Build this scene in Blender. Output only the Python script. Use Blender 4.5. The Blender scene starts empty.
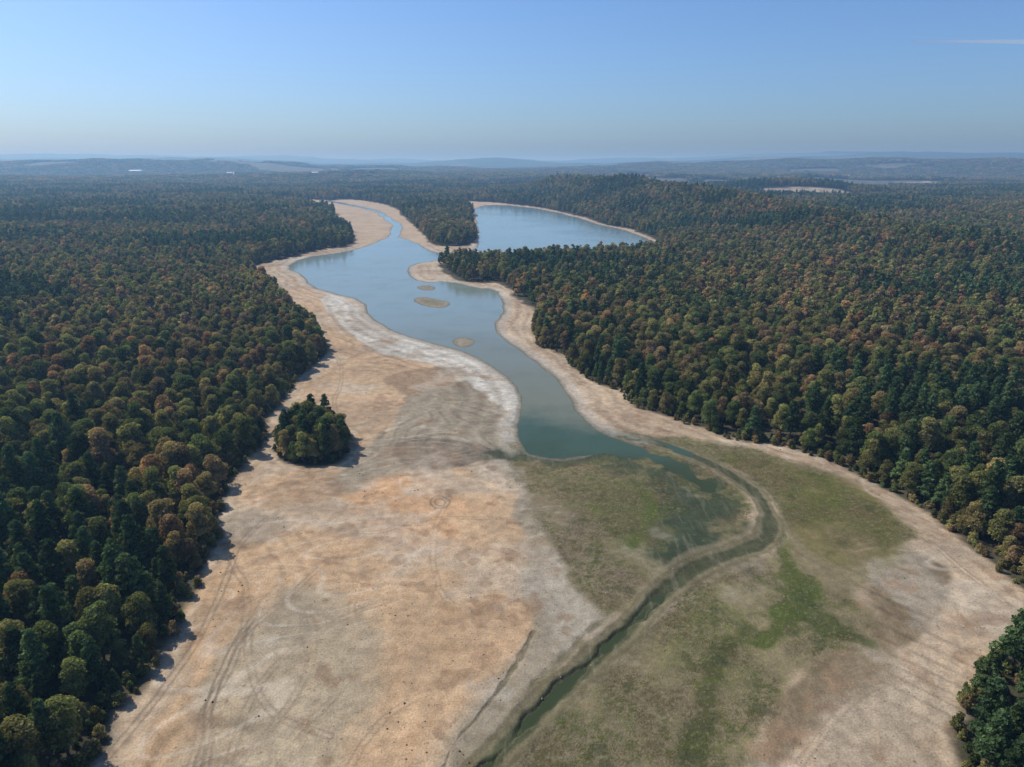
import bpy, math, numpy as np
from mathutils import Vector
scene=bpy.context.scene
scene.view_settings.view_transform='Standard'
scene.view_settings.look='None'
scene.view_settings.exposure=0
H=110.0; F=692.0; CX=512.0; CY=383.5
PITCH=math.atan((CY-162.0)/F)
cp,sp=math.cos(PITCH),math.sin(PITCH)
# ---------------------------------------------------------------- survey -> map coordinates (metres)
def P(pts):
    a=np.array(pts,float)
    dx=(a[:,0]-CX)/F; dy=(CY-a[:,1])/F
    ry=cp+dy*sp; rz=-sp+dy*cp
    t=-H/rz
    return np.stack([dx*t,ry*t],1)
def chaikin(p,n=1,closed=True):
    p=np.asarray(p,float)
    for _ in range(n):
        if closed:
            q=np.roll(p,-1,0); p=np.stack([.75*p+.25*q,.25*p+.75*q],1).reshape(-1,2)
        else:
            a,b=p[:-1],p[1:]
            m=np.stack([.75*a+.25*b,.25*a+.75*b],1).reshape(-1,2)
            p=np.vstack([p[:1],m,p[-1:]])
    return p
def poly(pts,n=1): return P(chaikin(pts,n,True))
def line(pts,n=2): return P(chaikin(pts,n,False))
# ---------------------------------------------------------------- noise
def _h(ix,iy,s):
    v=(ix.astype(np.int64)*374761393+iy.astype(np.int64)*668265263+s*974634777)&0xFFFFFFFF
    v=((v^(v>>13))*1274126177)&0xFFFFFFFF
    v=(v^(v>>16))&0xFFFFFF
    return v/float(0xFFFFFF)
def vn(x,y,s=0):
    ix=np.floor(x);iy=np.floor(y);fx=x-ix;fy=y-iy
    fx=fx*fx*(3-2*fx);fy=fy*fy*(3-2*fy)
    a=_h(ix,iy,s);b=_h(ix+1,iy,s);c=_h(ix,iy+1,s);d=_h(ix+1,iy+1,s)
    return (a+(b-a)*fx)*(1-fy)+(c+(d-c)*fx)*fy
def fbm(x,y,L,s=0,o=4):
    r=0;amp=.5;t=0
    for k in range(o):
        r=r+amp*vn(x/L+17.3*k,y/L-9.1*k,s+k);t+=amp;amp*=.5;L=L/2.03
    return r/t
def ss(a,b,x):
    t=np.clip((x-a)/(b-a),0,1);return t*t*(3-2*t)
# ---------------------------------------------------------------- distances
BIG=5000.0
def sdpoly(x,y,p,margin=60):
    """positive inside"""
    out=np.full(x.shape,-BIG)
    m=(x>p[:,0].min()-margin)&(x<p[:,0].max()+margin)&(y>p[:,1].min()-margin)&(y<p[:,1].max()+margin)
    X=x[m];Y=y[m]
    if X.size==0: return out
    d=np.full(X.shape,1e18);ins=np.zeros(X.shape,bool)
    q=np.roll(p,-1,0)
    for (ax,ay),(bx,by) in zip(p,q):
        ex,ey=bx-ax,by-ay
        l2=ex*ex+ey*ey+1e-9
        wx=X-ax;wy=Y-ay
        t=np.clip((wx*ex+wy*ey)/l2,0,1)
        dd=(wx-ex*t)**2+(wy-ey*t)**2
        np.minimum(d,dd,out=d)
        if ay!=by:
            c=((ay>Y)!=(by>Y))&(X<(bx-ax)*(Y-ay)/(by-ay)+ax)
            ins^=c
    d=np.sqrt(d)
    out[m]=np.where(ins,d,-d)
    return out
def dline(x,y,p,margin=30):
    out=np.full(x.shape,BIG)
    m=(x>p[:,0].min()-margin)&(x<p[:,0].max()+margin)&(y>p[:,1].min()-margin)&(y<p[:,1].max()+margin)
    X=x[m];Y=y[m]
    if X.size==0: return out
    d=np.full(X.shape,1e18)
    for (ax,ay),(bx,by) in zip(p[:-1],p[1:]):
        ex,ey=bx-ax,by-ay
        l2=ex*ex+ey*ey+1e-9
        wx=X-ax;wy=Y-ay
        t=np.clip((wx*ex+wy*ey)/l2,0,1)
        np.minimum(d,(wx-ex*t)**2+(wy-ey*t)**2,out=d)
    out[m]=np.sqrt(d)
    return out
# ---------------------------------------------------------------- map features
OPEN=poly([(20,900),(70,800),(95,760),(120,715),(150,675),(172,640),(190,605),(200,570),(218,545),(222,520),(216,497),(232,480),(244,462),(258,446),(268,415),(284,393),(306,370),(324,354),(320,338),(302,318),(278,295),(258,277),(246,268),(280,260),(320,250),(350,246),(357,238),(345,228),(330,220),(335,214),(310,207),(300,199),(325,201),(350,199),(385,204),(400,212),(412,225),(425,240),(440,247),(470,246),(478,240),(474,225),(472,212),(465,205),(455,201),(500,203),(545,208),(600,222),(640,233),(670,245),(650,256),(600,257),(560,260),(520,263),(480,264),(450,261),(437,267),(455,280),(480,284),(500,282),(520,300),(538,312),(532,330),(537,347),(562,352),(568,366),(600,385),(622,392),(630,405),(665,416),(700,430),(735,442),(780,447),(830,463),(870,480),(920,508),(960,542),(1000,572),(1040,600),(1120,650),(1300,760),(1300,900)])
CL1=poly([(276,440),(293,429),(322,426),(342,433),(352,448),(338,464),(303,468),(280,458)])
CL2=poly([(962,715),(980,680),(1024,662),(1080,670),(1180,740),(1180,900),(1000,900),(970,790)])
WAT=poly([(285,268),(300,258),(345,252),(370,245),(385,238),(400,237),(418,243),(428,250),(445,254),(470,252),(480,246),(478,235),(476,215),(474,206.5),(500,204.3),(545,209.2),(598,223.3),(638,234.3),(664,245),(645,253),(600,254),(560,257),(520,260),(480,261),(455,258),(430,262),(412,264),(408,273),(420,283),(450,281),(475,288),(495,289),(505,300),(503,315),(495,325),(502,338),(530,355),(560,380),(575,400),(580,415),(604,434),(640,444),(655,454),(620,452),(596,447),(588,456),(560,462),(530,456),(514,445),(512,430),(518,410),(520,392),(500,372),(470,354),(430,343),(395,333),(370,318),(362,300),(335,294),(308,286),(302,275)])
ISL=[poly([(411,300),(422,297),(436,300),(452,303),(445,308),(428,307)]),poly([(417,287),(427,285),(437,288),(427,291)]),poly([(454,340),(463,337),(473,342),(468,347),(456,346)])]
CREEK=line([(390,240),(398,228),(385,215),(365,208),(340,203),(325,201)])
CHAN=line([(575,428),(610,434),(650,441),(690,454),(730,474),(760,498),(774,524),(766,544),(740,553),(708,563),(680,580),(650,605),(620,635),(590,665),(560,695),(530,725),(500,755),(430,830)])
INNER=line([(540,450),(600,450),(650,458),(695,478),(724,505),(733,525),(712,545),(685,562)])
INNER1=line([(540,448),(600,448),(640,453),(680,468),(712,492)])
def Z(pts,col,feather,k=1.0,ns=0): return (poly(pts),col,feather,k,ns)
ZONES=[
 Z([(225,510),(290,470),(345,470),(400,470),(480,465),(520,490),(530,520),(520,545),(530,620),(538,650),(500,700),(450,750),(400,800),(150,800),(170,680),(200,620)],(.45,.30,.168),4,.95,1),
 Z([(290,270),(330,300),(345,335),(380,355),(450,365),(460,385),(430,400),(400,430),(350,470),(300,480),(290,400),(320,350),(290,300)],(.44,.30,.172),4,.95,2),
 Z([(345,300),(370,320),(400,335),(460,352),(500,370),(520,390),(515,415),(512,450),(530,480),(550,520),(560,560),(600,590),(620,610),(560,680),(500,740),(430,800),(470,730),(520,680),(537,640),(530,600),(522,540),(522,490),(500,465),(460,458),(400,480),(350,500),(330,480),(380,440),(400,400),(440,388),(470,375),(430,358),(380,350),(355,330)],(.27,.225,.152),1.8,.97,3),
 Z([(330,292),(350,300),(366,320),(392,335),(430,345),(468,356),(500,374),(522,394),(520,430),(503,412),(480,390),(450,372),(412,360),(370,352),(345,330),(320,304)],(.50,.465,.385),1.2,.95,4),
 Z([(380,448),(420,436),(480,443),(490,458),(450,470),(400,474)],(.18,.145,.10),1.5,.88,5),
 Z([(225,515),(270,508),(292,525),(260,548),(220,552)],(.22,.155,.09),2,.85,6),
 Z([(380,380),(430,365),(470,372),(440,390),(400,400)],(.25,.17,.10),2,.8,7),
 Z([(230,650),(320,575),(372,620),(376,720),(340,800),(180,800)],(.35,.285,.185),4,.85,8),
 Z([(370,470),(440,478),(470,510),(440,560),(380,560),(350,520)],(.50,.30,.155),4,.7,9),
 Z([(512,440),(560,437),(610,436),(665,446),(725,474),(765,520),(750,548),(705,562),(650,603),(610,620),(575,590),(548,540),(527,490),(512,460)],(.20,.163,.080),3,.97,10),
 Z([(640,437),(700,440),(760,453),(830,472),(880,498),(912,540),(905,560),(850,590),(877,620),(870,650),(820,650),(780,680),(740,800),(450,800),(530,735),(600,665),(680,590),(720,562),(770,555),(785,530),(770,500),(720,465)],(.215,.175,.092),2.5,.97,11),
 Z([(850,590),(905,555),(950,575),(957,600),(910,640),(885,690),(820,715),(780,745),(760,800),(735,800),(780,680),(820,650),(870,650),(877,620)],(.185,.138,.08),1.6,.97,12),
 Z([(700,452),(780,460),(850,482),(890,510),(900,545),(850,570),(800,545),(785,510),(760,480)],(.15,.128,.045),2.5,.85,13),
 Z([(548,462),(588,458),(590,476),(565,484),(550,474)],(.26,.19,.11),1.5,.7,14),
 Z([(520,650),(536,640),(545,600),(560,580),(590,610),(560,650),(500,720),(440,790),(430,780)],(.25,.205,.14),2.5,.6,15),
 Z([(645,465),(690,485),(715,515),(700,545),(660,565),(650,530),(660,500)],(.065,.075,.030),4,.88,16),
 Z([(785,465),(830,480),(845,520),(815,535),(795,500)],(.12,.12,.03),3,.75,17),
 Z([(520,490),(560,500),(610,540),(640,590),(600,600),(560,560)],(.23,.18,.115),3,.7,18),
 Z([(620,480),(650,490),(655,530),(630,560),(600,530),(590,500)],(.12,.13,.038),4,.65,19),
 Z([(700,590),(760,600),(740,650),(690,680),(640,700),(620,680)],(.19,.175,.070),5,.6,20),
 Z([(735,560),(770,560),(775,600),(740,615),(715,600)],(.25,.195,.13),3,.6,21),
 Z([(560,720),(640,690),(680,720),(660,800),(540,800)],(.25,.20,.12),4,.5,22),
 Z([(270,600),(300,580),(320,600),(300,640),(270,650)],(.26,.21,.14),3,.55,23),
 Z([(400,610),(450,600),(490,640),(450,680),(400,660)],(.34,.23,.13),4,.6,24),
 Z([(880,650),(930,640),(960,700),(950,780),(850,790),(830,740)],(.36,.29,.20),4,.7,25),
]
GREEN=[ # polyline, colour, halfwidth, strength
 (line([(775,525),(790,560),(800,590),(785,615),(755,640)]),(.07,.105,.014),3.4,.88),
 (line([(790,600),(820,630),(868,642)]),(.062,.075,.022),3.2,.88),
 (line([(745,625),(715,660),(695,710),(688,790)]),(.075,.078,.028),2.2,.85),
 (line([(640,492),(655,510),(650,528),(635,545)]),(.085,.125,.018),2.4,.75),
 (line([(800,475),(840,490),(850,510)]),(.085,.11,.018),3.0,.6),
 (line([(600,620),(560,675),(520,720),(480,775)]),(.15,.125,.075),2.0,.6),
 (line([(640,630),(600,680),(560,740),(530,800)]),(.12,.115,.045),3.0,.6),
 (line([(535,640),(520,678),(480,720),(440,775)]),(.17,.135,.09),.7,.6),
 (line([(712,664),(717,668)]),(.03,.04,.015),1.6,.9),
 (INNER,(.036,.050,.024),9.0,.95),
 (line([(512,458),(560,462),(620,458),(680,486),(704,525),(686,562)]),(.042,.056,.028),9.0,.88),
]
TR=[([(195,790),(205,740),(215,690),(240,640),(290,600),(330,560)],1),([(225,790),(240,720),(280,660),(340,620),(400,600)],.8),([(110,760),(160,700),(200,640),(225,590),(240,540),(300,500),(370,475)],.9),([(300,470),(330,440),(370,425),(400,400),(410,370),(370,350),(340,330),(325,300)],.8),([(240,767),(300,700),(320,640),(300,600),(260,610),(245,660),(270,720),(330,740)],.7),([(340,790),(380,720),(440,690),(500,670),(528,640)],.6),([(1000,740),(960,650),(950,600),(900,540),(850,495),(780,465),(700,447)],.7),([(985,767),(930,690),(935,620),(925,575)],.7),([(640,428),(590,400),(560,365),(530,345),(515,320)],.6),([(280,320),(335,350),(345,380),(330,410),(360,440),(360,480)],.8),([(230,560),(250,600),(240,660),(200,720),(190,790)],.8),
([(205,790),(210,700),(235,650),(255,620)],1),([(450,500),(430,540),(440,600),(480,620),(520,600)],.5),([(1010,700),(960,690),(900,680),(850,700),(800,767)],.6),([(820,470),(900,520),(960,570),(1010,610)],.8),([(250,480),(300,520),(370,540),(420,520),(500,520)],.6),([(260,790),(290,740),(340,700),(360,650),(350,600),(380,560)],.6),
([(440,499),(445,501),(448,505),(444,510),(437,510),(432,506),(434,501),(440,499)],1.5)]
TRL=[(line(t,2),k) for t,k in TR]
def warp(x,y):
    r=np.hypot(x,y)
    a=3.4; b=14*ss(500,1600,r)
    wx=x+a*2*(fbm(x,y,22,31,4)-.5)+b*2*(fbm(x,y,120,41,3)-.5)
    wy=y+a*2*(fbm(x,y,22,51,4)-.5)+b*2*(fbm(x,y,120,61,3)-.5)
    return wx,wy
RIDGE=np.array([(150,2500,36),(270,1950,50),(340,1600,46),(410,1300,38),(470,1000,28),(530,750,16),(640,520,8)],float)
def terrain(x,y,full=True):
    r=np.hypot(x,y); az=np.arctan2(x,y)
    wx,wy=warp(x,y)
    so=sdpoly(wx,wy,OPEN,400)
    c1=sdpoly(wx*.3+x*.7,wy*.3+y*.7,CL1,20); c2=sdpoly(wx,wy,CL2,20)
    sf=np.maximum(np.maximum(-so,c1),c2)   # >0 in the forest
    sw=sdpoly(wx*.6+x*.4,wy*.6+y*.4,WAT,120)
    isl=np.full(x.shape,-BIG)
    for p in ISL: isl=np.maximum(isl,sdpoly(x*.3+wx*.7,y*.3+wy*.7,p,20))
    sw=np.minimum(sw,-isl)
    ck=dline(wx,wy,CREEK,60); sw=np.maximum(sw,9-ck)
    z=np.clip(-sw*.022,-1.3,.9)+.03
    dc=dline(x*.75+wx*.25,y*.75+wy*.25,CHAN,30)
    di=dline(wx*.6+x*.4,wy*.6+y*.4,INNER1,30)
    z=np.maximum(z,np.where(sw>-.2,-9,.03))
    z=z+.25*(fbm(x,y,14,71,3)-.5)*ss(3,15,-sw)*(r<900)
    n9=fbm(x,y,9,211,3)
    z=z+(-.35-z)*(1-ss(.2,2.4,dc+(n9-.5)*5))*(sw<3)*ss(185,140,r)
    z=z+(-.40-z)*(1-ss(0,6.0,di+(n9-.5)*10.))*(sw<3)
    z=z-.35*(1-ss(1.5,5,dc))*(z>.2)
    sfc=np.clip(sf,0,400)
    z=z+ss(0,60,sfc)*1.5+ss(40,400,sfc)*(22*(fbm(x,y,420,81,4)-.35))
    best=np.zeros_like(x)
    for a,b in zip(RIDGE[:-1],RIDGE[1:]):
        ex,ey=b[0]-a[0],b[1]-a[1]
        t=np.clip(((x-a[0])*ex+(y-a[1])*ey)/(ex*ex+ey*ey),0,1)
        d=np.hypot(x-a[0]-ex*t,y-a[1]-ey*t)
        h=a[2]+(b[2]-a[2])*t
        best=np.maximum(best,h*np.exp(-(d/(115+35*(fbm(x,y,300,91,2)-.5)))**2))
    z=z+best*ss(0,60,sfc)*(0.75+.5*fbm(x,y,260,95,3))
    z=z+30*ss(-150,150,y-2180)*np.exp(-((x-895)/300)**2)*np.exp(-(np.maximum(0,y-2330)/350)**2)
    z=z+ss(2500,5000,r)*115*(fbm(x,y,1500,101,5)-.45)
    z=z+ss(6000,10000,r)*150*(fbm(x,y,3000,111,5)-.40)
    prof=.50+.30*ss(-.15,-.4,az)+.42*ss(.0,.4,az)
    z=z+360*np.exp(-((r-18000-3000*fbm(x,y,9000,121,2))/3600)**2)*prof*(.10+1.2*fbm(x,y,4200,131,5))
    z=z+230*np.exp(-((r-10500-2500*fbm(x,y,5000,141,2))/1300)**2)*prof*(-.1+1.4*fbm(x,y,2600,151,5))
    z=z+130*np.exp(-((r-6300-1200*fbm(x,y,2500,161,2))/700)**2)*prof*(-.2+1.4*fbm(x,y,1500,171,4))
    if not full: return z,sf,sw
    # ---- colour
    col=np.zeros(x.shape+(3,));col[...]=(.42,.315,.205)
    n1=fbm(x,y,45,201,4);n2=n9
    n3=fbm(x,y,3.2,231,3)
    col*=(.86+.28*n1)[...,None]
    zn=[fbm(x,y,16,300+9*j,5)-.5 for j in range(4)]
    for i,(p,c,f,k,ns) in enumerate(ZONES):
        s=sdpoly(wx,wy,p,40)
        w=ss(-f,f,s+zn[i%4]*f*4.6)*k
        col+=(np.array(c)-col)*w[...,None]
    veg=np.zeros(x.shape)
    for i in (9,10,12):
        veg=np.maximum(veg,ss(-3,5,sdpoly(wx,wy,ZONES[i][0],40)+(n2-.5)*12))
    veg*=(.20+1.0*ss(.36,.60,.6*n1+.4*fbm(x,y,12,205,4)))
    near=(r<1000)
    bare=(1-np.clip(veg*1.5,0,1))*near
    q=fbm(x*.8+.5*y,y*.5,85,241,3)*40
    ln=np.abs(q-np.round(q)); lw=(1-ss(.03,.22,ln))*bare*ss(.40,.55,fbm(x,y,55,251,3))
    col*=(1-.24*lw)[...,None]
    q=fbm(x*.5,y*.9-.3*x,40,271,3)*16
    ln=np.abs(q-np.round(q)); lw=(1-ss(.02,.14,ln))*bare*ss(.50,.62,fbm(x,y,60,281,3))
    col+=(np.array((.56,.48,.37))-col)*(.35*lw)[...,None]
    w=ss(.53,.62,fbm(x,y,28,261,5))*.38*bare; col+=(np.array((.44,.39,.30))-col)*w[...,None]
    w=ss(.51,.62,fbm(x,y,36,266,6))*.45*bare; col+=(np.array((.26,.185,.115))-col)*w[...,None]
    w=ss(.62,.70,fbm(x,y,7,268,4))*.5*bare; col+=(np.array((.24,.15,.085))-col)*w[...,None]
    for p,c,hw,k in GREEN:
        d=dline(wx,wy,p,30)+(n2-.5)*hw*2.6+(n3-.5)*hw*1.4
        w=(1-ss(hw*.25,hw*1.3,d))*k
        col+=(np.array(c)-col)*w[...,None]
        if c[1]>.1: veg=np.maximum(veg,w*.8)
        elif c[1]<.065: veg=veg*(1-.8*w)
    for p,kk in TRL:
        d=dline(x+1.2*(n9-.5),y+1.2*(n9-.5),p,4)
        e=np.minimum(np.abs(d-.75),4)
        w=np.clip((1-ss(.10,.42+.0006*r,e))*(.20+.5*ss(.35,.6,n1+.5*(n2-.5)))*kk,0,.75)*bare
        col+=(np.array((.20,.15,.10))-col)*w[...,None]
    # meander channel
    wv=1+.9*(fbm(x,y,30,290,3)-.5)
    dcn=(dc+(n3-.5)*1.4+(n2-.5)*1.4)/wv
    w=(1-ss(5.4,6.8,dcn))*.5; col+=(np.array((.24,.195,.12))-col)*w[...,None]
    w=(1-ss(3.9,4.7,dcn))*.8; col+=(np.array((.125,.105,.055))-col)*w[...,None]
    w=(1-ss(2.9,3.4,dcn))*.55; col+=(np.array((.16,.14,.075))-col)*w[...,None]
    w=(1-ss(1.5,2.8,dcn))*.9; col+=(np.array((.052,.058,.026))-col)*w[...,None]
    veg*=ss(2.5,6,dc)
    dw=-sw
    bd=np.clip(dw,0,110)
    band=np.sin(bd*.72+5*n1+1.5*n2)*np.exp(-bd/38.)*bare
    col*=(1+.18*band)[...,None]
    df=np.clip(-sf,0,60)
    band=np.sin(df*1.5+5*n1)*np.exp(-df/16.)
    col*=(1+.10*band*bare)[...,None]
    w=(1-ss(3,9,dw))*.45*near*bare; col+=(np.array((.45,.42,.35))-col)*w[...,None]
    w=ss(-1,1,isl)*.85; col+=(np.array((.23,.19,.125))-col)*w[...,None]
    w=ss(2,8,isl+(n2-.5)*10)*.6; col+=(np.array((.13,.12,.06))-col)*w[...,None]
    w=(1-ss(.2,1.6,dw+(n2-.5)*2))*.7*near+(1-ss(0,8,dw))*.15*(r>=1000)
    col+=(np.array((.17,.15,.105))-col)*w[...,None]
    w=ss(0,1.5,sw); col+=(np.array((.10,.10,.065))-col)*w[...,None]
    # forest floor
    w=ss(-3.0,1.0,sf+(n2-.5)*6)
    flo=np.zeros_like(col);flo[...]=(.060,.052,.030)
    fr=ss(6500,8500,r)
    nn=fbm(x,y,700,221,5)
    flo=flo*(1-fr[...,None])+fr[...,None]*np.array((.045,.060,.035))
    fld=ss(.60,.66,nn)*ss(2600,4200,r)
    flo+=(np.array((.15,.135,.08))-flo)*(fld*.6)[...,None]
    col+=(flo-col)*w[...,None]
    fields=np.zeros_like(x)
    for p in FIELDS: fields=np.maximum(fields,ss(-6,6,sdpoly(x,y,p,40)))
    col+=(np.array((.29,.235,.165))*(.7+.6*n1)[...,None]-col)*fields[...,None]
    return z,sf,sw,col,veg*(1-w),w,np.maximum(fld*w,fields)
def rect(cx,cy,a,b,rot):
    c,s=math.cos(rot),math.sin(rot)
    return np.array([(cx+u*c-v*s,cy+u*s+v*c) for u,v in((-a,-b),(a,-b),(a*.9,b),(-a,b*.8))])
FIELDS=[rect(900,2180,140,90,-.12),rect(-2300,4400,120,150,.1),rect(-1150,4300,140,120,.4),rect(2100,3700,100,100,0)]
# ---------------------------------------------------------------- ground sheet
r=3.0; rows=[]
while r<45000:
    rows.append(r)
    dr=min((r*r+H*H)/H*0.00110,0.018*r)
    if r<60: dr=4.0
    r+=dr
rows=np.array(rows)
azs=np.concatenate([np.radians(np.linspace(-85,-44,22)[:-1]),np.radians(np.linspace(-44,44,1050)),np.radians(np.linspace(44,85,22)[1:])])
R,A=np.meshgrid(rows,azs,indexing='ij')
X=(R*np.sin(A)).ravel();Y=(R*np.cos(A)).ravel()
z,sf,sw,col,veg,fo,fl=terrain(X,Y)
nr,nc=len(rows),len(azs)
print('ground',nr,nc)
def mesh_np(name,co,quads,mat=None,smooth=False):
    me=bpy.data.meshes.new(name)
    me.vertices.add(len(co));me.vertices.foreach_set('co',np.asarray(co,np.float32).ravel())
    q=np.asarray(quads,np.int32)
    k=q.shape[1]
    me.loops.add(q.size);me.loops.foreach_set('vertex_index',q.ravel())
    me.polygons.add(len(q))
    me.polygons.foreach_set('loop_start',np.arange(0,q.size,k,dtype=np.int32))
    me.polygons.foreach_set('loop_total',np.full(len(q),k,np.int32))
    me.polygons.foreach_set('use_smooth',np.full(len(q),smooth,bool))
    me.update(calc_edges=True)
    if mat: me.materials.append(mat)
    return me
def fattr(me,name,arr):
    a=me.attributes.new(name,'FLOAT','POINT');a.data.foreach_set('value',np.asarray(arr,np.float32))
def obj(name,me,parent=None,link=True):
    o=bpy.data.objects.new(name,me)
    if link: scene.collection.objects.link(o)
    if parent: o.parent=parent
    return o
# ---------------------------------------------------------------- node helpers
class N:
    def __init__(s,mat):
        mat.use_nodes=True;s.t=mat.node_tree;s.t.nodes.clear()
        s.out=s.t.nodes.new('ShaderNodeOutputMaterial')
    def n(s,ty,**k):
        nd=s.t.nodes.new(ty)
        for a,b in k.items(): setattr(nd,a,b)
        return nd
    def l(s,a,b): s.t.links.new(a,b)
    def math(s,op,a,b=None,c=None,clamp=False):
        m=s.n('ShaderNodeMath',operation=op);m.use_clamp=clamp
        for i,v in enumerate((a,b,c)):
            if v is None: continue
            if isinstance(v,(int,float)): m.inputs[i].default_value=v
            else: s.l(v,m.inputs[i])
        return m.outputs[0]
    def noise(s,vec,scale,detail=4,rough=.55):
        m=s.n('ShaderNodeTexNoise');m.inputs['Scale'].default_value=scale;m.inputs['Detail'].default_value=detail;m.inputs['Roughness'].default_value=rough
        s.l(vec,m.inputs['Vector']);return m.outputs['Fac']
    def rng(s,v,a,b,c,d,smooth=True):
        m=s.n('ShaderNodeMapRange');m.interpolation_type='SMOOTHSTEP' if smooth else 'LINEAR'
        s.l(v,m.inputs[0])
        for i,q in zip((1,2,3,4),(a,b,c,d)): m.inputs[i].default_value=q
        return m.outputs[0]
    def mix(s,f,a,b,bt='MIX'):
        m=s.n('ShaderNodeMix');m.data_type='RGBA';m.blend_type=bt
        for i,v in ((0,f),(6,a),(7,b)):
            if isinstance(v,(int,float)): m.inputs[i].default_value=v
            elif isinstance(v,tuple): m.inputs[i].default_value=v+(1,)
            else: s.l(v,m.inputs[i])
        return m.outputs[2]
    def attr(s,name,ty='GEOMETRY'):
        m=s.n('ShaderNodeAttribute');m.attribute_name=name;m.attribute_type=ty;return m
# ---------------------------------------------------------------- ground material
gm=bpy.data.materials.new('lakebed_ground');g=N(gm)
geo=g.n('ShaderNodeNewGeometry').outputs['Position']
base=g.attr('gcol').outputs['Color'];av=g.attr('veg').outputs['Fac'];af=g.attr('forest').outputs['Fac']
nA=g.noise(geo,.035,5,.6);nB=g.noise(geo,.35,5,.6);nC=g.noise(geo,2.2,3,.6)
f=g.math('MULTIPLY',g.rng(nA,.3,.7,.88,1.10),g.rng(nB,.3,.7,.80,1.14))
f=g.math('MULTIPLY',f,g.rng(nC,.3,.7,.80,1.14))
cmb=g.n('ShaderNodeCombineColor');[g.l(f,cmb.inputs[i]) for i in range(3)]
c=g.mix(1.0,base,cmb.outputs[0],'MULTIPLY')
st=g.rng(g.noise(geo,.09,6,.65),.5,.72,0,.5)
bare=g.math('SUBTRACT',1.0,g.math('MAXIMUM',av,af),clamp=True)
c=g.mix(g.math('MULTIPLY',st,bare),c,g.mix(1.0,c,(.84,.74,.64),'MULTIPLY'))
mp=g.n('ShaderNodeMapping');mp.inputs['Scale'].default_value=(.55,.07,1);mp.inputs['Rotation'].default_value=(0,0,math.radians(-28));g.l(geo,mp.inputs[0])
sk=g.rng(g.noise(mp.outputs[0],1,5,.6),.5,.7,0,.25)
c=g.mix(g.math('MULTIPLY',sk,bare),c,(.28,.235,.17))
sp_=g.rng(g.noise(geo,.9,2,.5),.67,.71,0,.6)
c=g.mix(g.math('MULTIPLY',sp_,bare),c,(.15,.105,.065))
v1=g.noise(geo,.55,6,.8);v2=g.noise(geo,.05,4,.6);v4=g.noise(geo,2.6,3,.7)
tu=g.math('MULTIPLY',g.rng(g.math('ADD',g.math('MULTIPLY',v1,.6),g.math('MULTIPLY',v4,.4)),.47,.54,0,1),av)
vc=g.mix(g.rng(v2,.42,.58,0,1),(.110,.083,.034),(.088,.105,.018))
c=g.mix(g.math('MULTIPLY',tu,.9),c,vc)
v3=g.rng(g.noise(geo,.9,5,.75),.54,.60,0,.6)
c=g.mix(g.math('MULTIPLY',v3,g.math('MULTIPLY',av,.7)),c,(.31,.25,.155))
v5=g.rng(g.noise(geo,.14,6,.7),.55,.62,0,.6)
c=g.mix(g.math('MULTIPLY',v5,av),c,(.062,.070,.026))
fn=g.rng(g.noise(geo,.02,6,.75),.35,.65,.6,1.5)
cm2=g.n('ShaderNodeCombineColor');[g.l(fn,cm2.inputs[i]) for i in range(3)]
c=g.mix(af,c,g.mix(1.0,c,cm2.outputs[0],'MULTIPLY'))
bs=g.n('ShaderNodeBsdfPrincipled');bs.inputs['Roughness'].default_value=.95;bs.inputs['Specular IOR Level'].default_value=.15
g.l(c,bs.inputs['Base Color'])
hh=g.math('ADD',g.math('MULTIPLY',nB,.42),g.math('MULTIPLY',g.math('MULTIPLY',v1,av),1.5))
hh=g.math('ADD',hh,g.math('MULTIPLY',nC,.12))
bp=g.n('ShaderNodeBump');bp.inputs['Strength'].default_value=.8;bp.inputs['Distance'].default_value=1.0
g.l(hh,bp.inputs['Height']);g.l(bp.outputs[0],bs.inputs['Normal']);g.l(bs.outputs[0],g.out.inputs[0])
idx=np.arange(nr*nc).reshape(nr,nc)
q=np.stack([idx[:-1,:-1],idx[:-1,1:],idx[1:,1:],idx[1:,:-1]],-1).reshape(-1,4)[:,::-1]
me=mesh_np('ground_terrain',np.stack([X,Y,z],1),q,gm,True)
ca=me.attributes.new('gcol','FLOAT_COLOR','POINT')
ca.data.foreach_set('color',np.concatenate([np.clip(col,0,1),np.ones((len(X),1))],1).astype(np.float32).ravel())
fattr(me,'veg',np.clip(veg,0,1));fattr(me,'forest',fo)
obj('ground_terrain',me)
# ---------------------------------------------------------------- water
wm=bpy.data.materials.new('lake_water');g=N(wm)
geo=g.n('ShaderNodeNewGeometry').outputs['Position']
sx=g.n('ShaderNodeSeparateXYZ');g.l(geo,sx.inputs[0])
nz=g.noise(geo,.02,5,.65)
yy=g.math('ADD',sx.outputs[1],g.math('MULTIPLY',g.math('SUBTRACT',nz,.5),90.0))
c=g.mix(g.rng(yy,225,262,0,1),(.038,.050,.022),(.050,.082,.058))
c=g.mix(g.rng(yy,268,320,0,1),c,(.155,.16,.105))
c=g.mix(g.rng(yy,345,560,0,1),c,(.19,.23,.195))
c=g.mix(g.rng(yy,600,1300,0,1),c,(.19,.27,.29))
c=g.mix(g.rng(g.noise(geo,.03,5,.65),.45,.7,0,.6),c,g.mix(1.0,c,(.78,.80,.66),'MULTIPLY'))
bs=g.n('ShaderNodeBsdfPrincipled');g.l(c,bs.inputs['Base Color']);bs.inputs['IOR'].default_value=1.33
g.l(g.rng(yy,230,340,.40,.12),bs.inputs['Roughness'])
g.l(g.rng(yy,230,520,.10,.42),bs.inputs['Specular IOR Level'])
wn=g.n('ShaderNodeTexNoise');wn.inputs['Scale'].default_value=.9;wn.inputs['Detail'].default_value=4;g.l(geo,wn.inputs['Vector'])
pn=g.rng(g.noise(geo,.01,3,.5),.4,.65,.1,.7)
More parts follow.
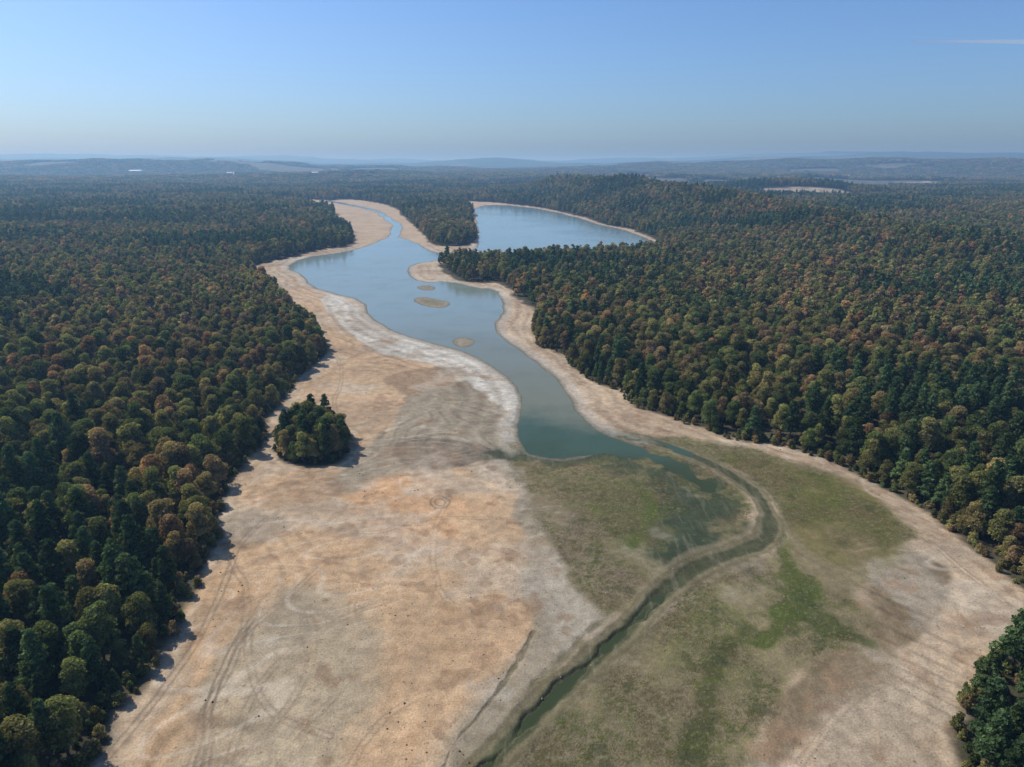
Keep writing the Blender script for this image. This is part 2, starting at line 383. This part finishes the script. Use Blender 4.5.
bp=g.n('ShaderNodeBump');bp.inputs['Distance'].default_value=.12;g.l(pn,bp.inputs['Strength']);g.l(wn.outputs[0],bp.inputs['Height']);g.l(bp.outputs[0],bs.inputs['Normal'])
g.l(bs.outputs[0],g.out.inputs[0])
wx0,wx1,wy0,wy1=-700,420,40,2100
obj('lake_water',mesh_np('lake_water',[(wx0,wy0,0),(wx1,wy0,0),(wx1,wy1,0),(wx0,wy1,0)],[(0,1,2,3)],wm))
# ---------------------------------------------------------------- foliage materials
def leafmat(name,stops,trans=.38,gain=1.0):
    m=bpy.data.materials.new(name);g=N(m)
    oi=g.n('ShaderNodeObjectInfo')
    ln=g.noise(oi.outputs['Location'],.006,3,.6)
    ln2=g.noise(oi.outputs['Location'],.03,2,.5)
    fac=g.math('ADD',g.math('MULTIPLY',oi.outputs['Random'],.66),g.math('MULTIPLY',g.rng(ln,.35,.65,0,1),.24))
    fac=g.math('ADD',fac,g.math('MULTIPLY',g.rng(ln2,.3,.7,0,1),.10))
    cr=g.n('ShaderNodeValToRGB');el=cr.color_ramp.elements
    while len(el)>1: el.remove(el[-1])
    for i,(p,cc) in enumerate(stops):
        e=el[0] if i==0 else el.new(p)
        e.position=p;e.color=tuple(v*gain for v in cc)+(1,)
    g.l(fac,cr.inputs[0])
    lv=g.attr('lv').outputs['Fac']
    rb=g.math('FRACT',g.math('MULTIPLY',oi.outputs['Random'],57.3))
    f=g.math('MULTIPLY',g.rng(lv,0,1,.42,1.80,False),g.rng(rb,0,1,.62,1.45,False))
    cb=g.n('ShaderNodeCombineColor');[g.l(f,cb.inputs[i]) for i in range(3)]
    c=g.mix(1.0,cr.outputs[0],cb.outputs[0],'MULTIPLY')
    d=g.n('ShaderNodeBsdfDiffuse');t=g.n('ShaderNodeBsdfTranslucent');g.l(c,d.inputs[0])
    g.l(g.mix(1.0,c,(1.2,1.15,.6),'MULTIPLY'),t.inputs[0])
    mx=g.n('ShaderNodeMixShader');mx.inputs[0].default_value=trans
    g.l(d.outputs[0],mx.inputs[1]);g.l(t.outputs[0],mx.inputs[2]);g.l(mx.outputs[0],g.out.inputs[0])
    return m
LEAF=leafmat('broadleaf_foliage',[(0,(.040,.054,.020)),(.25,(.056,.070,.023)),(.36,(.084,.090,.030)),(.47,(.114,.106,.037)),(.56,(.082,.076,.030)),(.66,(.134,.108,.044)),(.75,(.116,.080,.044)),(.84,(.170,.102,.044)),(.92,(.128,.102,.064)),(1,(.22,.16,.05))],gain=1.85)
PINE=leafmat('pine_foliage',[(0,(.034,.056,.024)),(.5,(.048,.074,.028)),(1,(.070,.088,.032))],.28,gain=1.6)
bark=bpy.data.materials.new('tree_bark');g=N(bark)
tc=g.n('ShaderNodeTexCoord');c=g.mix(g.noise(tc.outputs['Object'],3,4),(.07,.05,.035),(.16,.13,.10))
bs=g.n('ShaderNodeBsdfPrincipled');bs.inputs['Roughness'].default_value=.9;g.l(c,bs.inputs['Base Color']);g.l(bs.outputs[0],g.out.inputs[0])
# ---------------------------------------------------------------- tree prototypes
def unit(v): return v/np.maximum(np.linalg.norm(v,axis=-1,keepdims=True),1e-6)
def leaves(rng,C,Rr,n,size,up=-.35,shell=.7,spread=.9):
    C=np.array(C,float);Rr=np.array(Rr,float)
    w=(Rr[:,0]*Rr[:,2]);w/=w.sum()
    k=rng.choice(len(C),n,p=w)
    d=unit(rng.normal(size=(n,3)))
    d[:,2]=np.where(d[:,2]<up,-d[:,2],d[:,2])
    pos=C[k]+d*Rr[k]*(shell+(1.08-shell)*rng.rand(n,1)**.6)
    nrm=unit(d+spread*rng.normal(size=(n,3))*.6)
    t=unit(np.cross(nrm,rng.normal(size=(n,3))));b=np.cross(nrm,t)
    s=size*(.55+.8*rng.rand(n,1))
    co=np.stack([pos+t*s*(.5+.3*rng.rand(n,1)),pos+b*s*(.35+.3*rng.rand(n,1))+nrm*s*.15,pos-t*s*(.5+.3*rng.rand(n,1)),pos-b*s*(.35+.3*rng.rand(n,1))+nrm*s*.15],1).reshape(-1,3)
    lobe=rng.rand(len(C))
    lv=np.repeat(np.clip(.5*rng.rand(n)+.5*lobe[k],0,1),4)
    return co,np.arange(n*4).reshape(-1,4),lv
def tube(p0,p1,r0,r1,ns=6):
    p0=np.array(p0,float);p1=np.array(p1,float);d=unit(p1-p0)
    u=unit(np.cross(d,[.3,.9,.1]));v=np.cross(d,u)
    a=np.linspace(0,2*np.pi,ns,endpoint=False)[:,None]
    ring=np.cos(a)*u+np.sin(a)*v
    co=np.vstack([p0+ring*r0,p1+ring*r1])
    q=[(i,(i+1)%ns,ns+(i+1)%ns,ns+i) for i in range(ns)]
    return co,np.array(q)
coll=bpy.data.collections.new('tree_kinds')
def assemble(name,parts,leafpart,leafm,cl=None):
    cos=[];qs=[];off=0;mi=[];lv=[]
    for co,q in parts:
        cos.append(co);qs.append(q+off);off+=len(co);mi+= [0]*len(q);lv.append(np.zeros(len(co)))
    co,q,l=leafpart
    cos.append(co);qs.append(q+off);mi+=[1]*len(q);lv.append(l)
    me=mesh_np(name,np.vstack(cos),np.vstack(qs))
    me.materials.append(bark);me.materials.append(leafm)
    me.polygons.foreach_set('material_index',np.array(mi,np.int32))
    fattr(me,'lv',np.concatenate(lv))
    o=bpy.data.objects.new(name,me);(cl or coll).objects.link(o)
def broadleaf(name,seed,nleaf,size,nl):
    g=np.random.RandomState(seed)
    Ht=11.5+g.rand()*4.5;cr=3.3+g.rand()*1.4
    C=[];Rr=[]
    for i in range(nl):
        t=i/(nl-1.)
        a=i*2.4+g.rand();rad=cr*(.80*math.sqrt(1-t*.85))*(.4+.6*g.rand()) if i<nl-1 else .2
        zc=Ht*.30+t*Ht*.56+g.normal()*.6
        s=(1.0+1.1*g.rand())*(1.15-.30*t)
        C.append((rad*math.cos(a),rad*math.sin(a),zc));Rr.append((s*1.15,s*1.1,s*.9))
    parts=[tube((0,0,-1.5),(g.normal()*.2,g.normal()*.2,Ht*.45),.30,.2),tube((0,0,Ht*.44),(0,0,Ht*.8),.2,.06)]
    for c in C[::2]: parts.append(tube((0,0,max(1.0,c[2]-2.5)),c,.12,.03,4))
    assemble(name,parts,leaves(g,C,Rr,nleaf,size),LEAF)
def pine(name,seed,nleaf,size,nl):
    g=np.random.RandomState(seed)
    Ht=15+g.rand()*3
    C=[];Rr=[];parts=[tube((0,0,-1.5),(0,0,Ht*.55),.26,.17),tube((0,0,Ht*.55),(g.normal()*.2,0,Ht*.97),.17,.03)]
    for i in range(nl):
        t=i/(nl-1.);zc=Ht*(.28+.68*t);rad=(3.0*(1-t)**.7+.25)*(.5+.5*g.rand());a=i*2.4+g.rand()
        s=1.15*(1-t*.45)*(.8+.5*g.rand())
        c=(rad*math.cos(a),rad*math.sin(a),zc+.2);C.append(c);Rr.append((s*1.25,s*1.25,s*.7))
        if i%2==0: parts.append(tube((0,0,zc-.5),c,.07,.02,4))
    assemble(name,parts,leaves(g,C,Rr,nleaf,size,up=-.6,shell=.35),PINE)
for i in range(6): broadleaf('a%02d_broadleaf_tree'%i,10+i,3800,.48,22)      #0-5
for i in range(3): pine('b%02d_pine_tree'%i,30+i,2400,.55,30)                #6-8
for i in range(5): broadleaf('c%02d_broadleaf_tree'%i,50+i,640,1.05,14)      #9-13
for i in range(2): pine('d%02d_pine_tree'%i,60+i,360,1.2,15)                 #14-15
def stand(name,seed,m,span,n,size):
    g=np.random.RandomState(seed);C=[];Rr=[]
    for i in range(m):
        C.append(((g.rand()-.5)*span,(g.rand()-.5)*span,8+g.rand()*4));s=3+1.3*g.rand();Rr.append((s,s,s*1.1))
    assemble(name,[tube((c[0],c[1],-2),c,.3,.1,4) for c in C],leaves(g,C,Rr,n,size,shell=.85,spread=.5),LEAF)
for i in range(3): stand('e%02d_tree_stand'%i,70+i,10,21,330,3.4)            #16-18
# ---------------------------------------------------------------- scatter
def pts_band(r0,r1,sp,azmax,seed):
    g=np.random.RandomState(seed)
    xm=r1*math.sin(math.radians(azmax))
    gx=np.arange(-xm,xm,sp);gy=np.arange(r0*math.cos(math.radians(azmax)) ,r1,sp)
    a,b=np.meshgrid(gx,gy);a=a+((np.arange(a.shape[0])%2)*sp*.5)[:,None]
    x=a.ravel()+(g.rand(a.size)-.5)*sp*1.05;y=b.ravel()+(g.rand(a.size)-.5)*sp*1.05
    r=np.hypot(x,y);m=(r>=r0)&(r<r1)&(np.abs(np.arctan2(x,y))<math.radians(azmax))
    return x[m],y[m],g
def scatter_object(name,x,y,z,rot,scl,ix,ng=None):
    me=bpy.data.meshes.new(name);me.vertices.add(len(x))
    me.vertices.foreach_set('co',np.stack([x,y,z],1).astype(np.float32).ravel())
    fattr(me,'rot',rot);fattr(me,'scl',scl)
    a=me.attributes.new('ix','INT','POINT');a.data.foreach_set('value',np.asarray(ix,np.int32))
    o=obj(name,me);md=o.modifiers.new('scatter','NODES');md.node_group=ng or NG
    return o
def make_ng(collection,nm):
    ng=bpy.data.node_groups.new(nm,'GeometryNodeTree')
    ng.interface.new_socket('Geometry',in_out='INPUT',socket_type='NodeSocketGeometry')
    ng.interface.new_socket('Geometry',in_out='OUTPUT',socket_type='NodeSocketGeometry')
    gi=ng.nodes.new('NodeGroupInput');go=ng.nodes.new('NodeGroupOutput')
    iop=ng.nodes.new('GeometryNodeInstanceOnPoints');ci=ng.nodes.new('GeometryNodeCollectionInfo')
    ci.inputs['Collection'].default_value=collection;ci.inputs['Separate Children'].default_value=True;ci.inputs['Reset Children'].default_value=True
    def at(n,t):
        a=ng.nodes.new('GeometryNodeInputNamedAttribute');a.data_type=t;a.inputs[0].default_value=n;return a.outputs[0]
    L=ng.links.new
    cx=ng.nodes.new('ShaderNodeCombineXYZ');L(at('rot','FLOAT'),cx.inputs[2])
    L(gi.outputs[0],iop.inputs['Points']);L(ci.outputs[0],iop.inputs['Instance']);iop.inputs['Pick Instance'].default_value=True
    L(at('ix','INT'),iop.inputs['Instance Index']);L(cx.outputs[0],iop.inputs['Rotation']);L(at('scl','FLOAT'),iop.inputs['Scale'])
    L(iop.outputs[0],go.inputs[0]);return ng
NG=make_ng(coll,'scatter_trees')
AX=[];AY=[];AZ=[];AR=[];AS=[];AI=[]
for (r0,r1,sp,azm,seed,kind) in ((55,480,5.6,52,1,0),(480,1400,6.8,46,2,1),(1400,3400,10,44,3,2),(3400,8500,22,42,4,3)):
    x,y,g_=pts_band(r0,r1,sp,azm,seed)
    zz,sf_,sw_=terrain(x,y,False)
    keep=sf_>1.2
    keep&=sdpoly(x,y,CL1,30)<-7
    for p in FIELDS: keep&=sdpoly(x,y,p,30)<-8
    if kind>=2: keep&=~((fbm(x,y,700,221,5)>.63)&(np.hypot(x,y)>3200))
    keep&=g_.rand(len(x))>.05
    x,y,zz,sf_=x[keep],y[keep],zz[keep],sf_[keep];n=len(x)
    pn=fbm(x,y,130,400,3)+.25*(g_.rand(n)-.5)
    isp=pn>.60
    gs=.85+.3*fbm(x,y,60,450,2)
    if kind==0: ix=np.where(isp,6+g_.randint(0,3,n),g_.randint(0,6,n));s=(.52+.76*g_.rand(n))*gs
    elif kind==1: ix=np.where(isp,14+g_.randint(0,2,n),9+g_.randint(0,5,n));s=(.60+.72*g_.rand(n))*gs
    elif kind==2: ix=np.where(isp,14+g_.randint(0,2,n),9+g_.randint(0,5,n));s=1.0+.65*g_.rand(n)
    else: ix=16+g_.randint(0,3,n);s=.9+.5*g_.rand(n)
    s*=np.where(sf_<5,.8,1.)
    AX.append(x);AY.append(y);AZ.append(zz-.3);AR.append(g_.rand(n)*6.283);AS.append(s);AI.append(ix)
    print('band',kind,n)
AX,AY,AZ,AR,AS,AI=map(np.concatenate,(AX,AY,AZ,AR,AS,AI))
scatter_object('forest',AX,AY,AZ,AR,AS,AI)
g_=np.random.RandomState(77)
mn,mx_=CL1.min(0),CL1.max(0)
gx,gy=np.meshgrid(np.arange(mn[0],mx_[0],3.6),np.arange(mn[1],mx_[1],3.6))
x=gx.ravel()+(g_.rand(gx.size)-.5)*2.4;y=gy.ravel()+(g_.rand(gx.size)-.5)*2.4
sc=sdpoly(x,y,CL1,10)
k=sc>.6;x=x[k];y=y[k];sc=sc[k];n=len(x)
zz=terrain(x,y,False)[0]
scatter_object('tree_grove',x,y,zz-.4,g_.rand(n)*6.28,(.80+.30*g_.rand(n))*(.78+.28*ss(0,9,sc)),np.where(g_.rand(n)<.18,6+g_.randint(0,3,n),g_.randint(0,6,n)))
x,y,g_=pts_band(60,520,2.6,50,9)
zz,sf_,sw_=terrain(x,y,False)
k=((sf_>-1.5)&(sf_<7)&(g_.rand(len(x))<.8))
x1,y1,z1=x[k],y[k],zz[k];n=len(x1)
scatter_object('undergrowth_shrubs',x1,y1,z1-.9,g_.rand(n)*6.28,.16+.22*g_.rand(n)**1.5,9+g_.randint(0,5,n))
# ---------------------------------------------------------------- clods and stones on the dry bed
x,y,g_=pts_band(85,420,3.0,44,21)
k=g_.rand(len(x))<(.04+.5*ss(.58,.70,fbm(x,y,18,700,4)))
x,y=x[k],y[k]
zz,sf_,sw_=terrain(x,y,False);k=(sf_<-3)&(sw_<-2)&(zz>.1);x,y,zz=x[k],y[k],zz[k];n=len(x)
s=.10+.28*g_.rand(n)**3
oc=np.array([(1,0,0),(0,1,0),(-1,0,0),(0,-1,0),(0,0,.8),(0,0,-.8)],float)
V=(oc[None]*(.7+.6*g_.rand(n,6,1)))*s[:,None,None]+np.stack([x,y,zz+.05],1)[:,None,:]
fa=np.array([(0,1,4),(1,2,4),(2,3,4),(3,0,4),(1,0,5),(2,1,5),(3,2,5),(0,3,5)])
sm=bpy.data.materials.new('mud_clod');g=N(sm)
geo=g.n('ShaderNodeNewGeometry').outputs['Position']
bs=g.n('ShaderNodeBsdfDiffuse');g.l(g.mix(g.rng(g.noise(geo,.7,2),.4,.6,0,1),(.16,.11,.07),(.34,.25,.16)),bs.inputs[0]);g.l(bs.outputs[0],g.out.inputs[0])
obj('scattered_stones',mesh_np('scattered_stones',V.reshape(-1,3),(fa[None]+(np.arange(n)*6)[:,None,None]).reshape(-1,3),sm));print('stones',n)
# ---------------------------------------------------------------- stranded driftwood and stumps
g_=np.random.RandomState(5);parts=[]
spots=P([(490,590),(515,605),(505,575),(460,490),(470,480),(512,480),(500,520),(495,545),(480,610),(520,560),(455,485),(930,668),(940,672),(390,650),(350,700),(300,480),(350,655)])
SX=np.repeat(spots,5,axis=0)+g_.normal(size=(len(spots)*5,2))*3.5
ZQ=terrain(SX[:,0],SX[:,1],False)[0]
for i in range(len(SX)):
    x,y=SX[i];zq=ZQ[i];a=g_.rand()*6.28;L=.8+g_.rand()*2.6
    if i%5==0: parts.append(tube((x,y,zq-.2),(x+.1,y,zq+.8),.5,.35))
    else: parts.append(tube((x,y,zq+.15),(x+L*math.cos(a),y+L*math.sin(a),zq+.2+.4*g_.rand()),.25,.1))
cs=[];qq=[];o_=0
for a,b in parts: cs.append(a);qq.append(b+o_);o_+=len(a)
obj('driftwood_debris',mesh_np('driftwood_debris',np.vstack(cs),np.vstack(qq),bark))
# ---------------------------------------------------------------- distant buildings
def smat(name,c1,c2):
    m=bpy.data.materials.new(name);g=N(m);tc=g.n('ShaderNodeTexCoord')
    b=g.n('ShaderNodeBsdfPrincipled');b.inputs['Roughness'].default_value=.6
    g.l(g.mix(g.noise(tc.outputs['Object'],.3,3),c1,c2),b.inputs['Base Color']);g.l(b.outputs[0],g.out.inputs[0]);return m
MW=smat('painted_metal',(.7,.72,.75),(.8,.8,.8));MR=smat('metal_roof',(.75,.76,.78),(.85,.85,.85));MD=smat('glass_dark',(.05,.06,.07),(.1,.1,.12))
def boxm(name,x0,x1,y0,y1,z0,z1,mat,par):
    co=[(x,y,z) for z in (z0,z1) for y in (y0,y1) for x in (x0,x1)]
    o=obj(name,mesh_np(name,co,[(0,2,3,1),(4,5,7,6),(0,1,5,4),(1,3,7,5),(3,2,6,7),(2,0,4,6)],mat),par);return o
def warehouse(x,y,w,d,h,rot):
    zz=float(terrain(np.array([x]),np.array([y]),False)[0][0])
    e=obj('warehouse_building',None);e.location=(x,y,zz-.5);e.rotation_euler=(0,0,rot)
    boxm('walls',-w/2,w/2,-d/2,d/2,0,h,MW,e)
    co=[(-w/2-1,-d/2-1,h+.01),(w/2+1,-d/2-1,h+.01),(w/2+1,d/2+1,h+.01),(-w/2-1,d/2+1,h+.01),(-w/2-1,0,h+d*.09),(w/2+1,0,h+d*.09)]
    me=bpy.data.meshes.new('roof');me.from_pydata(co,[],[(0,1,5,4),(2,3,4,5),(0,4,3),(1,2,5),(0,3,2,1)]);me.materials.append(MR);obj('roof',me,e)
    for k in range(5):
        xx=-w/2+w*(k+.5)/5;boxm('door_%d'%k,xx-3,xx+3,-d/2-.1,-d/2-.003,.1,5,MD,e)
for a in ((-2180,4550,70,50,20,.2),(-1960,4700,60,50,20,-.1),(-1720,4420,40,40,20,.3),(-1500,3950,36,30,18,.1),(-1130,4150,36,30,18,0),(2350,4100,60,40,18,-.2),(2050,4450,50,40,18,.1),(-2700,5200,80,60,20,.1),(-2420,5050,60,50,20,-.2)):
    warehouse(*a)
zz=float(terrain(np.array([-5050.]),np.array([7000.]),False)[0][0])
t=obj('radio_tower',None);t.location=(-5050,7000,zz)
for k,(a,b) in enumerate(((2.5,1.8),(1.8,1.2),(1.2,.6))):
    co,q_=tube((0,0,k*35),(0,0,k*35+35),a,b,4);obj('mast_section_%d'%k,mesh_np('mast_section',co,q_,MW),t)
# ---------------------------------------------------------------- contrail
cm=bpy.data.materials.new('contrail_vapour');g=N(cm)
d=g.n('ShaderNodeBsdfTranslucent');d.inputs[0].default_value=(.9,.9,.9,1);tr=g.n('ShaderNodeBsdfTransparent');mx=g.n('ShaderNodeMixShader')
tc=g.n('ShaderNodeTexCoord');g.l(g.rng(g.noise(tc.outputs['Object'],.0004,2),.3,.7,.3,.5),mx.inputs[0])
g.l(tr.outputs[0],mx.inputs[1]);g.l(d.outputs[0],mx.inputs[2]);g.l(mx.outputs[0],g.out.inputs[0])
n=24;tt=np.linspace(0,1,n);xs=23000+10500*tt;w=50+110*tt;zc=6750-60*tt
co=np.vstack([np.column_stack([xs,np.full(n,44000.),zc+w]),np.column_stack([xs,np.full(n,44000.)-30,zc-w])])
obj('contrail_cloud',mesh_np('contrail_cloud',co,[(i,i+1,n+i+1,n+i) for i in range(n-1)],cm))
# ---------------------------------------------------------------- haze (real scattering air layer)
hm=bpy.data.materials.new('haze_air');hm.use_nodes=True;t=hm.node_tree;t.nodes.clear()
o_=t.nodes.new('ShaderNodeOutputMaterial');vs=t.nodes.new('ShaderNodeVolumeScatter');va=t.nodes.new('ShaderNodeVolumeAbsorption');ad=t.nodes.new('ShaderNodeAddShader')
vs.inputs['Color'].default_value=(.36,.66,1,1);vs.inputs['Density'].default_value=1/7600.;vs.inputs['Anisotropy'].default_value=.25
va.inputs['Color'].default_value=(.35,.62,.95,1);va.inputs['Density'].default_value=1/22000.
t.links.new(vs.outputs[0],ad.inputs[0]);t.links.new(va.outputs[0],ad.inputs[1]);t.links.new(ad.outputs[0],o_.inputs['Volume'])
B=60000
co=[(x,y,z_) for z_ in (-120,255) for y in (-B,B) for x in (-B,B)]
obj('atmosphere_haze',mesh_np('atmosphere_haze',co,[(0,2,3,1),(4,5,7,6),(0,1,5,4),(1,3,7,5),(3,2,6,7),(2,0,4,6)],hm))
# ---------------------------------------------------------------- light
EL=math.radians(48);AZ_=math.radians(-60)
w=bpy.data.worlds.new('World');scene.world=w;w.use_nodes=True;nt=w.node_tree;nt.nodes.clear()
sk=nt.nodes.new('ShaderNodeTexSky');sk.sky_type='NISHITA';sk.sun_disc=False;sk.sun_elevation=EL;sk.sun_rotation=AZ_;sk.air_density=1.0;sk.dust_density=1.6;sk.ozone_density=3.5;sk.altitude=200
mxx=nt.nodes.new('ShaderNodeMix');mxx.data_type='RGBA';mxx.blend_type='MULTIPLY';mxx.inputs[0].default_value=1;mxx.inputs[7].default_value=(.62,.80,1.06,1)
bg=nt.nodes.new('ShaderNodeBackground');bg.inputs[1].default_value=.132;ow=nt.nodes.new('ShaderNodeOutputWorld')
nt.links.new(sk.outputs[0],mxx.inputs[6]);nt.links.new(mxx.outputs[2],bg.inputs[0]);nt.links.new(bg.outputs[0],ow.inputs[0])
ld=bpy.data.lights.new('sun','SUN');ld.energy=4.7;ld.angle=math.radians(.5);ld.color=(1,.95,.87);lo=obj('sun',ld)
dirv=Vector((math.sin(AZ_)*math.cos(EL),math.cos(AZ_)*math.cos(EL),math.sin(EL)))
lo.rotation_euler=dirv.to_track_quat('Z','Y').to_euler();lo.location=(0,0,500)
# ---------------------------------------------------------------- camera
cd=bpy.data.cameras.new('camera');co_=obj('camera',cd);co_.location=(0,0,H)
co_.rotation_euler=(math.radians(90)-PITCH,0,0)
cd.sensor_width=36;cd.lens=36*F/1024;cd.clip_start=.5;cd.clip_end=120000
scene.camera=co_
